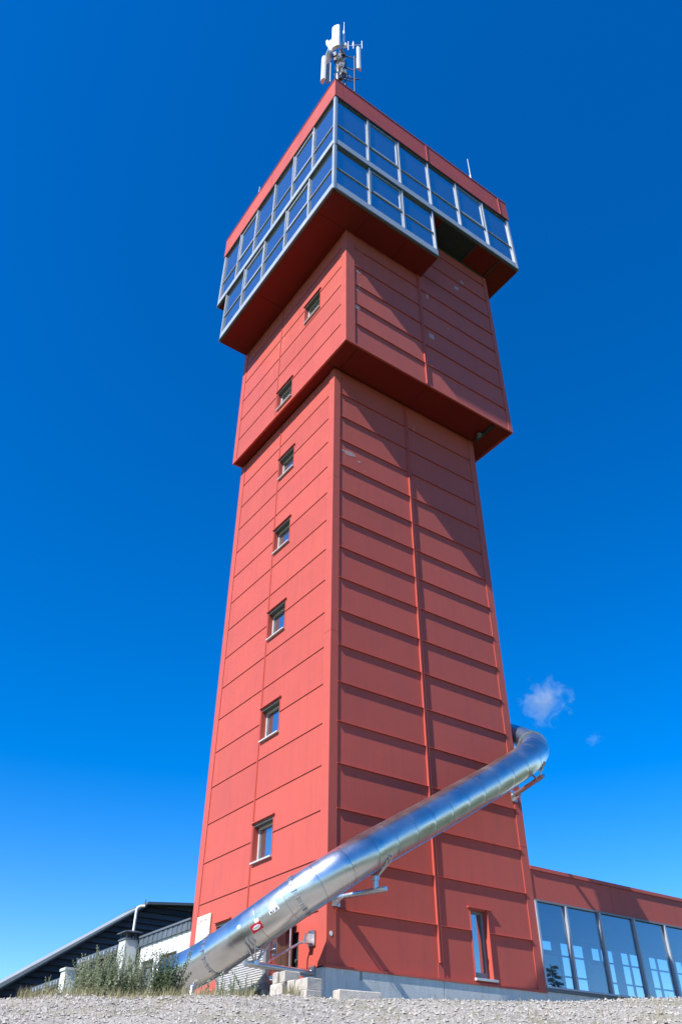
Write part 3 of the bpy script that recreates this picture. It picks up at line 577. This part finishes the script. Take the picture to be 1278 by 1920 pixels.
for q, lab in (((-1.77, 2.35), None),):
    s = min((((at(TOT*i/600)[0]-Vector((*q, 0))).xy.length), TOT*i/600) for i in range(601))[1]; p = at(s)[0]
    mb = MB(); mb.tube([(p.x, p.y, PLAT-.1), (p.x, p.y, p.z-RT_+.02)], .06, 14); mb.box(p.x-.14, p.x+.14, p.y-.14, p.y+.14, PLAT-.02, PLAT+.05); mb.build('exit_post', 'steel_pipe', st)
MB().tube([(-2.2, 1.2, PLAT-.05), (-2.2, 1.2, -.42), (-2.17, 1.22, -.4)], .045, 12).build('exit_post', 'steel_pipe', st)

# ------------------------------------------------------------------ notice board
nb = thing('notice_board', (-.02, 5.38, 1.1), 'cream notice board with purple heading on the lit tower wall', 'sign')
MB().box(-.045, -.022, 5.03, 5.74, .85, 1.7).build('board', 'cream', nb)
hd = MB(); rnd = random.Random(3)
for k in range(9):
    y = 5.68-.066*k
    hd.box(-.048, -.0445, y-.012, y, 1.52, 1.61)
    if k % 3 != 1: hd.box(-.048, -.0445, y-.04, y-.012, 1.52+rnd.choice((0, .04, .075)), 1.535+.04+rnd.choice((0, .03)))
hd.build('heading_print', 'purple', nb)
bd = MB()
for k in range(9): bd.box(-.048, -.0445, 5.1+rnd.uniform(0, .15), 5.68-rnd.uniform(0, .1), 1.43-.06*k-.012, 1.43-.06*k)
bd.build('body_print', 'faint', nb)

# ------------------------------------------------------------------ entrance porch on the lit side
po = thing('entrance_porch', (-.35, 2.0, PLAT), 'small grey framed porch of boards and mesh under the slide', 'porch')
x0, x1, y0, y1, zb, zt = -.68, -.03, 1.15, 3.2, -.24, .82
box('post', 'grey_frame', po, x0, x0+.09, y0, y0+.09, PLAT+.3, zt); box('post', 'grey_frame', po, x0, x0+.07, y1-.07, y1, PLAT+.3, zt)
MB().box(x0-.03, x1, y0-.03, y1+.02, zb-.1, zb).build('deck_frame', 'slate', po)
MB().box(x0-.05, x1, y0-.05, y1+.05, zt+.002, zt+.06).build('roof', 'slate', po)
MB().box(x0+.12, x0+.2, y0+.14, y0+.3, PLAT-.05, zb-.1).build('footing', 'concrete', po)
MB().box(x0+.09, x0+.26, y0+.03, y0+.05, zb, zt).build('glass_panel', 'glass', po)
for k in range(2): MB().box(x0+.265+.1*k, x0+.36+.1*k, y0+.02, y0+.05, zb, zt).build('board', 'wood', po)
MB().box(x0+.47, x0+.64, y0+.03, y0+.05, zb, zt-.12).build('slatted_panel', 'hood', po)
sl_ = MB()
for k in range(14): sl_.box(x0+.475+.0115*k, x0+.48+.0115*k, y0+.012, y0+.03, zb, zt-.12)
tag(sl_.build('slats', 'wood', po), None, kind='stuff')
scr = MB()
for k in range(24): scr.box(x0+.0, x0+.016, y0+.1, y1-.08, zb+.0+k*.042, zb+.027+k*.042)
for y in [y0+.1+.3*k for k in range(7)]: scr.box(x0+.018, x0+.03, y, y+.03, zb, zt)
tag(scr.build('mesh_screen', 'white_frame', po), None, kind='stuff')
MB().box(x0+.05, x0+.06, y0+.1, y1-.08, zb, zt).build('screen_backing', 'interior_light', po)
MB().tube([(-.2, 1.02, PLAT), (-.2, 1.02, .8)], .024, 10).build('rail_post', 'steel_pipe', po)
dr = MB().box(.06, .1, DOOR[0], DOOR[1], -.28, .72).build('door', 'dark', tw)
MB().tube([(.055, 1.12, .2), (.0, 1.12, .2)], .03, 10).build('handle', 'steel_pipe', dr)

# ------------------------------------------------------------------ glazed annex to the right
ax_ = thing('glazed_annex', (10, 2.5, PLAT), 'low flat-roofed red annex with tall glass wall beside the tower', 'building')
AX0, AX1, AY1 = W+.03, 17.0, 3.4
MB().box(AX0, AX1, .03, AY1, PLAT-.4, -.0).build('plinth', 'concrete', ax_)
MB().box(AX0, AX1, .0, AY1, .005, .06).build('floor', 'interior', ax_); MB().box(AX0+.02, AX1, -.03, .06, .065, .105).build('sill', 'alu', ax_)
MB().box(AX0+.02, AX1, .07, AY1-.1, 1.97, 2.05).build('ceiling', 'interior_light', ax_)
MB().box(AX0+.01, AX1, .035, AY1, 2.06, 2.62).build('roof', 'dark', ax_)
for xx0, xx1 in ((AX0-.0, 9.0), (9.008, 12.0), (12.008, 15), (15.008, AX1)): MB().box(xx0, xx1, -.0, .03, 1.93, 2.6).build('fascia_panel', 'red', ax_)
MB().box(AX0+.005, AX1, -.03, .3, 2.605, 2.69).build('coping', 'red_trim', ax_); MB().box(AX0+.005, AX1, -.035, .05, 1.885, 1.925).build('head_rail', 'grey_frame', ax_)
ml = [AX0+.02, 7.12, 8.37, 9.72, 11.0, 12.3, 13.6, 14.9, 16.2]
for a, b in zip(ml[:-1], ml[1:]):
    MB().box(a+.035, b-.035, .02, .035, .11, 1.88).build('pane', 'glass_clear', ax_)
for a in ml: MB().box(a-.03, a+.03, -.045, .08, .106, 1.884).build('mullion', 'alu', ax_)
# rear glazing and contents
bx0 = AX0
for k in range(8):
    xa = 6.3+1.35*k
    MB().box(xa-.14, xa+.14, AY1-.16, AY1-.04, .06, 1.97).build('rear_post', 'interior', ax_)
    MB().box(xa+.15, xa+1.2, AY1-.14, AY1-.06, .06, .42).build('rear_sill', 'interior', ax_); MB().box(xa+.15, xa+1.2, AY1-.12, AY1-.08, .98, 1.02).build('rear_transom', 'interior', ax_); MB().box(xa+.15, xa+1.2, AY1-.12, AY1-.08, 1.5, 1.54).build('rear_transom', 'interior', ax_)
    MB().box(xa+.15, xa+1.2, AY1-.14, AY1-.06, 1.86, 1.97).build('rear_head', 'interior', ax_)
    MB().box(xa+.55, xa+.6, AY1-.13, AY1-.07, .42, 1.86).build('rear_mullion', 'interior', ax_)
for x, y, h in ((6.5, 2.2, 1.2), (8.2, 1.9, 1.3), (10.3, 2.1, 1.25)):
    MB().box(x, x+.6, y, y+.08, .5, h).build('display_panel', 'interior_light', ax_); MB().box(x, x+.6, y-.004, y, h-.12, h).build('display_strip', 'red_trim', ax_); MB().box(x+.25, x+.35, y+.01, y+.07, .06, .5).build('display_leg', 'interior', ax_)
MB().box(AX1, AX1+.05, 0, AY1, PLAT-.4, 2.6).build('end_wall', 'red', ax_)

# ------------------------------------------------------------------ loose blocks by the plinth
rnd = random.Random(11)
def block(cx, cy, cz, l, w, h, rz, name, label, cat, group):
    pts = []; mb = MB(); R = Matrix.Rotation(rz, 3, 'Z'); c = .012
    vs = []
    for z in (0, c, h-c, h):
        e = c if z in (0, h) else 0
        for (sx, sy) in ((-1, -1), (1, -1), (1, 1), (-1, 1)):
            vs.append(Vector((cx, cy, cz))+R @ Vector((sx*(l/2-e)+rnd.uniform(-.006, .006), sy*(w/2-e)+rnd.uniform(-.006, .006), z+rnd.uniform(-.004, .004))))
    mb.add(vs, [(0, 1, 2, 3), (12, 13, 14, 15)]+[(i*4+k, i*4+(k+1) % 4, i*4+4+(k+1) % 4, i*4+4+k) for i in range(3) for k in range(4)])
    tag(mb.build(name, 'block', None, (cx, cy, cz)), label, cat, group)
GB = 'loose concrete blocks stacked by the plinth'; LB = ('pale concrete block in the bottom course of the low stack', 'pale concrete block in the second course of the low stack', 'pale concrete block lying on top of the low stack')
for row, n in enumerate((7, 6, 2)):
    for k in range(n):
        if row == 1 and k == 3: continue
        yy = -1.32+.2*k+row*.06 if row < 2 else -.5+.22*k
        block(-1.2+rnd.uniform(-.03, .03)+.04*row, yy, PLAT-.02+.187*row, .3, .19, .18, rnd.uniform(-.1, .1), 'concrete_block', LB[row], 'concrete block', GB)
block(.0, -1.0, PLAT-.02, .85, .25, .28, -.12, 'kerb_stone', 'long grey kerb stone lying in front of the plinth', 'kerb stone', None)

# ------------------------------------------------------------------ white wing, chimney and shelters behind, left
wg_ = thing('white_wing', (1.5, 7.7, PLAT), 'low white rendered wing with slate grey fascia behind the tower', 'building')
WIN = [(6.87, 7.82, .35, 1.12), (8.28, 9.1, .3, 1.11)]
fw = FX(0.02)
def wallholes(part, fn, u0, u1, z0, z1, holes, m, t):
    us_ = sorted({u0, u1, *[h[0] for h in holes], *[h[1] for h in holes]}); mb = MB()
    for a, b in zip(us_[:-1], us_[1:]):
        zz = [(z0, z1)]
        for h in holes:
            if h[0] < (a+b)/2 < h[1]: zz = [(z0, h[2]), (h[3], z1)]
        for q in zz: mb.prism([(a, q[0]), (b, q[0]), (b, q[1]), (a, q[1])], fn, 0, t)
    return mb.build('wall', m, part)
wl = wallholes(wg_, fw, D+.02, 9.24, PLAT-.2, 1.5, WIN, 'white', .3)
MB().box(.33, 4, D+.05, 9.2, PLAT-.2, 1.45).build('rear_volume', 'interior', wg_)
for h in WIN:
    f = MB()
    for p in ([(h[0], h[2]), (h[0]+.06, h[2]), (h[0]+.06, h[3]), (h[0], h[3])], [(h[1]-.06, h[2]), (h[1], h[2]), (h[1], h[3]), (h[1]-.06, h[3])], [(h[0]+.06, h[3]-.16), (h[1]-.06, h[3]-.16), (h[1]-.06, h[3]), (h[0]+.06, h[3])], [(h[0]+.06, h[2]), (h[1]-.06, h[2]), (h[1]-.06, h[2]+.06), (h[0]+.06, h[2]+.06)]): f.prism(p, fw, .08, .16)
    w = f.build('window', 'hood', wg_); MB().prism([(h[0]+.06, h[2]+.06), (h[1]-.06, h[2]+.06), (h[1]-.06, h[3]-.16), (h[0]+.06, h[3]-.16)], fw, .12, .135).build('pane', 'glass', w)
    MB().prism([(h[0]-.03, h[2]-.04), (h[1]+.03, h[2]-.04), (h[1]+.03, h[2]), (h[0]-.03, h[2])], fw, -.06, .08).build('sill', 'grey_frame', w)
for k in range(21):
    y = D+.06+.152*k; MB().box(-.03-(.012 if k % 2 else 0), .01, y+.004, y+.148, 1.502, 1.71).build('fascia_slat', 'slate', wg_)
MB().box(-.07, 4, D+.04, 9.28, 1.712, 1.76).build('roof_edge', 'alu_dark', wg_)

ch = thing('chimney', (-.2, 9.65, PLAT), 'square grey chimney with raised dark cap beside the white wing', 'chimney')
MB().box(-.42, -.02, 9.4, 9.9, PLAT-.2, 1.02).build('lower_shaft', 'concrete', ch); MB().box(-.4, -.03, 9.42, 9.88, 1.03, 1.68).build('upper_shaft', 'concrete', ch)
MB().box(-.43, -.01, 9.39, 9.91, 1.682, 1.72).build('collar', 'alu_dark', ch)
for x, y in ((-.36, 9.46), (-.08, 9.46), (-.36, 9.84), (-.08, 9.84)): MB().box(x-.02, x+.02, y-.02, y+.02, 1.722, 1.86).build('cap_leg', 'mast', ch)
cp_ = MB(); cp_.add([(-.47, 9.34, 1.862), (.04, 9.34, 1.862), (.04, 9.96, 1.862), (-.47, 9.96, 1.862), (-.47, 9.34, 1.885), (.04, 9.34, 1.885), (.04, 9.96, 1.885), (-.47, 9.96, 1.885), (-.21, 9.65, 1.96)], [(0, 3, 2, 1), (0, 1, 5, 4), (1, 2, 6, 5), (2, 3, 7, 6), (3, 0, 4, 7), (4, 5, 8), (5, 6, 8), (6, 7, 8), (7, 4, 8)]); cp_.build('cap', 'slate', ch)
fp = thing('flue_pipe', (.05, 9.75, 1.7), 'white flue pipe with an elbow rising behind the chimney', 'pipe')
MB().tube([(.0, 9.95, 1.5), (.0, 9.95, 2.55), (.02, 9.94, 2.62), (.08, 9.9, 2.66), (.2, 9.84, 2.665)], .036, 14).build('pipe', 'antenna', fp); MB().tube([(.2, 9.84, 2.66), (.2, 9.84, 2.85)], .012, 6).build('spike', 'mast', fp); MB().tube([(.0, 9.95, 1.9), (.0, 9.95, 2.0)], .045, 14).build('clamp', 'mast', fp)

def shelter(y0, y1, zt, label):
    t_ = thing('lean_to_shelter', (.6, (y0+y1)/2, PLAT), label, 'shelter')
    MB().box(-.12, 2.2, y0, y1, zt-.06, zt).build('roof', 'slate', t_)
    f = MB(); f.box(-.1, -.04, y0+.02, y1-.02, zt-.22, zt-.065); f.build('gutter_beam', 'hood', t_)
    for k in range(int((y1-y0)/.3)): MB().box(-.16, -.1, y0+.1+.3*k, y0+.18+.3*k, zt-.14, zt-.06).build('rafter_end', 'alu', t_)
    MB().box(1.4, 1.5, y0, y1, PLAT-.2, zt-.07).build('rear_wall', 'dark', t_); MB().box(.0, .08, y0+.05, y1-.05, PLAT-.2, zt-.7).build('parapet', 'concrete', t_)
    for y in (y0+.04, (y0+y1)/2): MB().box(-.02, .08, y, y+.1, zt-.7, zt-.066).build('post', 'wood', t_)
    return t_
shelter(10.6, 14.0, 1.74, 'lean-to shelter with slate grey roof next to the chimney'); shelter(14.75, 18.2, 1.38, 'lower lean-to shelter with grey roof behind the gate pillar')
gp_ = thing('gate_pillar', (-.18, 14.35, PLAT), 'square pillar with pale lit side between two lean-to shelters', 'pillar')
MB().box(-.36, -.0, 14.15, 14.6, PLAT-.2, 1.45).build('shaft', 'white', gp_); MB().box(-.4, .04, 14.1, 14.65, 1.452, 1.53).build('cap', 'concrete', gp_)

# ------------------------------------------------------------------ black timber hall behind, left
hl = thing('timber_hall', (5, 26, PLAT), 'big black timber hall with pale grey sloping roof edge', 'building')
HY = 20.0; ax, az = 4.345, 4.85; kL, kR = .657, .098
def roofz(x): return az-(ax-x)*kL if x < ax else az+(x-ax)*kR
z = PLAT-.2; hb = .225
while z < 5.7:
    z1 = z+hb-.012
    xl = max(-4.2, ax-(az-z)/kL) if z < az else ax+(z-az)/kR
    xl1 = max(-4.2, ax-(az-z1)/kL) if z1 < az else ax+(z1-az)/kR
    if xl1 < 13:
        MB().add([(xl, HY, z), (13, HY, z), (13, HY+.0, z1), (xl1, HY, z1), (xl, HY-.1, z), (13, HY-.1, z), (13, HY-.012, z1), (xl1, HY-.012, z1)], [(0, 1, 2, 3), (4, 7, 6, 5), (0, 4, 5, 1), (1, 5, 6, 2), (2, 6, 7, 3), (3, 7, 4, 0)]).build('board', 'timber', hl)
    z += hb
MB().prism([(-4.2, PLAT-.2), (13, PLAT-.2), (13, roofz(13)-.02), (ax, az-.02), (-4.2, roofz(-4.2)-.02)], FY(HY+.01), 0, 2.1).build('hall_body', 'dark', hl)
MB().prism([(-5, roofz(-5)), (ax, az), (ax, az+.06), (-5, roofz(-5)+.24)], FY(HY-.35), 0, 2.5).build('roof', 'roof', hl)
MB().prism([(ax+.002, az), (14, roofz(14)), (14, roofz(14)+.1), (ax+.002, az+.1)], FY(HY-.35), 0, 2.5).build('roof', 'slate', hl)
MB().prism([(-5, roofz(-5)-.08), (ax, az-.08), (ax, az-.004), (-5, roofz(-5)-.004)], FY(HY-.33), 0, .06).build('verge_board', 'timber', hl)

# ------------------------------------------------------------------ weeds
def weed_mesh(seed, hgt, nst, spread, leafm):
    r = random.Random(seed); stem, leaf = MB(), MB()
    for k in range(nst):
        a = r.uniform(0, 6.28); b0 = Vector((math.cos(a)*r.uniform(0, spread*.4), math.sin(a)*r.uniform(0, spread*.4), -.03)); h = hgt*r.uniform(.55, 1.05); ln = Vector((math.cos(a), math.sin(a), 0))*r.uniform(.1, .8)*spread
        pts = [b0+ln*(t*t)+Vector((r.uniform(-.01, .01), r.uniform(-.01, .01), h*t)) for t in (0, .25, .5, .75, 1)]
        stem.tube(pts, [.008, .007, .006, .004, .002], 5, cap=False)
        nl = int(36*h/.7)
        for j in range(nl):
            t = .06+.94*j/nl; i = min(3, int(t*4)); p = pts[i].lerp(pts[i+1], t*4-i)
            an_ = j*2.4+r.uniform(-.4, .4); el = r.uniform(.1, .9); L_ = (.13*(1-t*.72))*r.uniform(.6, 1.25); d = Vector((math.cos(an_)*math.cos(el), math.sin(an_)*math.cos(el), math.sin(el)))
            sd = d.cross(Vector((0, 0, 1))).normalized()*L_*r.uniform(.17, .3); dn = Vector((0, 0, -L_*.12))
            leaf.add([p, p+d*L_*.5+sd, p+d*L_+dn, p+d*L_*.5-sd], [(0, 1, 2), (0, 2, 3)])
            if t > .55 and r.random() < .6:     # seed buds
                q = p+d*L_*.3; e = .012; leaf.add([q+Vector((e, 0, 0)), q+Vector((-e*.5, e*.9, 0)), q+Vector((-e*.5, -e*.9, 0)), q+Vector((0, 0, e*2.2))], [(0, 1, 3), (1, 2, 3), (2, 0, 3)])
    return stem, leaf
PROT = {}
def weed(kind, w, s, sc_, label, group):
    org = gp(w, s); k = kind
    root = thing('weed_plant', org, label, 'weed', group); root.rotation_euler = (0, 0, random.uniform(0, 6.28)); root.scale = (sc_,)*3
    if k not in PROT:
        hgt, nst, spr, lm, seed = KINDS[k]; st_, lf = weed_mesh(seed, hgt, nst, spr, lm)
        st_.v = [Vector(v)+Vector(org) for v in st_.v]; lf.v = [Vector(v)+Vector(org) for v in lf.v]
        a = st_.build('stem', 'stem', root); b = lf.build('foliage', lm, root); PROT[k] = (a.data, b.data)
    else:
        for nm, me in zip(('stem', 'foliage'), PROT[k]):
            o = bpy.data.objects.new(nm, me); COL.objects.link(o); o.parent = root
KINDS = {'a': (.8, 7, .3, 'leaf', 1), 'b': (.75, 6, .35, 'leaf', 2), 'c': (.85, 8, .28, 'leaf', 3), 'd': (.8, 9, .34, 'leaf_dark', 4), 'e': (.9, 8, .3, 'leaf_dark', 5), 'f': (.5, 2, .25, 'leaf', 6), 'g': (.45, 3, .3, 'leaf', 8)}
rnd = random.Random(5); random.seed(5)
def s_at(px, w): return (px-639)/FPX*(w*math.cos(PITCH)+(PLAT-CAM.z)*math.sin(PITCH))
for i in range(34):
    px = 143+ (268-143)*((i+.5)/34)+rnd.uniform(-4, 4); w = 15.2+rnd.uniform(-.2, .9)
    weed(rnd.choice('abc'), w, s_at(px, w), rnd.uniform(.62, 1.08)*(.8 if px < 165 else 1), 'tall grey-green weed in the thicket in front of the shelters', 'thicket of grey-green weeds')
for i in range(9):
    px = 292+5.0*i+rnd.uniform(-3, 3); w = 15.3+rnd.uniform(-.15, .5)
    weed(rnd.choice('de'), w, s_at(px, w), rnd.uniform(.8, 1.0), 'dense dark green weed beside the lower end of the slide', 'dark green weeds by the slide exit')
for px, w, sc_ in ((385, 15.2, .8), (405, 15.3, 1.0), (432, 15.2, 1.35), (440, 15.4, .9), (462, 15.3, 1.0), (475, 15.5, .8), (420, 15.6, .9), (90, 15.1, .8), (112, 15.2, .7), (125, 15.1, .9)):
    weed(rnd.choice('fg'), w, s_at(px, w), sc_, 'spindly young weed on the gravel crest', 'spindly weeds on the gravel crest')
# dry grass
dg = MB()
for i in range(2600):
    if i < 220: px = rnd.gauss(552, 9); w = 15.6+rnd.uniform(-.3, .4); h = rnd.uniform(.1, .33)
    elif i < 1700: px = rnd.uniform(40, 480); w = 14.9+rnd.uniform(-.8, .9); h = rnd.uniform(.05, .2)
    else: px = rnd.uniform(20, 1270); w = rnd.uniform(12, 15.3); h = rnd.uniform(.03, .12)
    p = Vector(gp(w, s_at(px, w))); a = rnd.uniform(0, 6.28); l = Vector((math.cos(a), math.sin(a), 0)); sd = Vector((-l.y, l.x, 0))*.005
    dg.add([p+sd, p-sd, p+l*h*.25+Vector((0, 0, h*.6))-sd*.6, p+l*h*.25+Vector((0, 0, h*.6))+sd*.6, p+l*h*.55+Vector((0, 0, h))], [(0, 1, 2, 3), (3, 2, 4)])
tag(dg.build('dry_grass', 'dry'), 'sparse dry grass on the gravel bank', kind='stuff')

# ------------------------------------------------------------------ spruces behind the camera, mirrored in the glass
def spruce(x, y, h, seed, label):
    r = random.Random(seed); zb = -4.2; t_ = thing('spruce_tree', (x, y, zb), label, 'tree', 'spruces facing the tower')
    MB().tube([(x, y, zb-.2), (x, y, zb+h*.5), (x, y, zb+h)], [.2, .11, .02], 10).build('trunk', 'bark', t_)
    cr_ = MB()
    for k in range(int(h*9)):
        z = zb+h*(.1+.9*k/(h*9)); L_ = (zb+h-z)*.3*r.uniform(.6, 1.1)+.1; a = k*2.4+r.uniform(-.3, .3)
        for j in range(12):
            t = (j+1)/12; p = Vector((x, y, z))+Vector((math.cos(a), math.sin(a), -.3*t))*L_*t
            for q in range(3):
                d = Vector((math.cos(a+r.uniform(-1.3, 1.3)), math.sin(a+r.uniform(-1.3, 1.3)), r.uniform(-.5, .2)))*.28; n_ = Vector((r.uniform(-1, 1), r.uniform(-1, 1), r.uniform(-1, 1)))*.06
                cr_.add([p, p+d*.6+n_, p+d, p+d*.6-n_], [(0, 1, 2), (0, 2, 3)])
    cr_.build('crown', 'needle', t_)
spruce(31, -22, 9.5, 1, 'tall spruce standing on the open ground facing the annex'); spruce(38, -19, 7.5, 2, 'middle-sized spruce beside the tall one'); spruce(41, -23.5, 7, 3, 'small spruce at the end of the row'); spruce(20, -26, 8, 4, 'spruce standing apart behind the others')

# ------------------------------------------------------------------ small cloud
def cloud(cx, cy, sz, dens, label):
    R_ = 2600.
    d = (cf*FPX+cr*(cx-639)-cu*(cy-960)).normalized(); c = CAM*S+d*R_
    me = bpy.data.meshes.new('cloud'); import bmesh
    b = bmesh.new(); bmesh.ops.create_icosphere(b, subdivisions=4, radius=1)
    for v in b.verts: v.co = v.co*(1+.12*math.sin(v.co.x*5+1)*math.sin(v.co.y*4)+.08*math.sin(v.co.z*9))
    b.to_mesh(me); b.free(); o = bpy.data.objects.new('cloud', me); COL.objects.link(o); o.location = c
    right = Vector((cr.x, cr.y, 0)).normalized(); o.rotation_euler = (0, 0, math.atan2(right.y, right.x)); o.scale = sz
    m = bpy.data.materials.new('thin_cloud_vapour'); m.use_nodes = True; N = m.node_tree.nodes; L = m.node_tree.links; N.remove(N['Principled BSDF'])
    v = N.new('ShaderNodeVolumePrincipled'); v.inputs['Color'].default_value = (.9, .97, 1, 1); v.inputs['Anisotropy'].default_value = .2
    tc = N.new('ShaderNodeTexCoord'); nz = N.new('ShaderNodeTexNoise'); nz.inputs['Scale'].default_value = 2.4; nz.inputs['Detail'].default_value = 8; nz.inputs['Roughness'].default_value = .6; nz.inputs['Distortion'].default_value = .6
    L.new(tc.outputs['Object'], nz.inputs['Vector'])
    ln = N.new('ShaderNodeVectorMath'); ln.operation = 'LENGTH'; L.new(tc.outputs['Object'], ln.inputs[0])
    fo = N.new('ShaderNodeMapRange'); fo.inputs[1].default_value = .15; fo.inputs[2].default_value = 1.0; fo.inputs[3].default_value = .16; fo.inputs[4].default_value = -.3; L.new(ln.outputs['Value'], fo.inputs[0])
    ad = N.new('ShaderNodeMath'); L.new(nz.outputs[0], ad.inputs[0]); L.new(fo.outputs[0], ad.inputs[1])
    mr_ = N.new('ShaderNodeMapRange'); mr_.inputs[1].default_value = .5; mr_.inputs[2].default_value = .8; mr_.inputs[3].default_value = 0; mr_.inputs[4].default_value = dens; L.new(ad.outputs[0], mr_.inputs[0])
    L.new(mr_.outputs[0], v.inputs['Density']); L.new(v.outputs[0], N['Material Output'].inputs['Volume']); me.materials.append(m)
    tag(o, label, 'cloud')
cloud(1020, 1312, (135, 120, 130), .014, 'small wispy white cloud low in the blue sky')
cloud(1112, 1386, (50, 45, 40), .006, 'faint wisp of cloud beside the small white cloud')
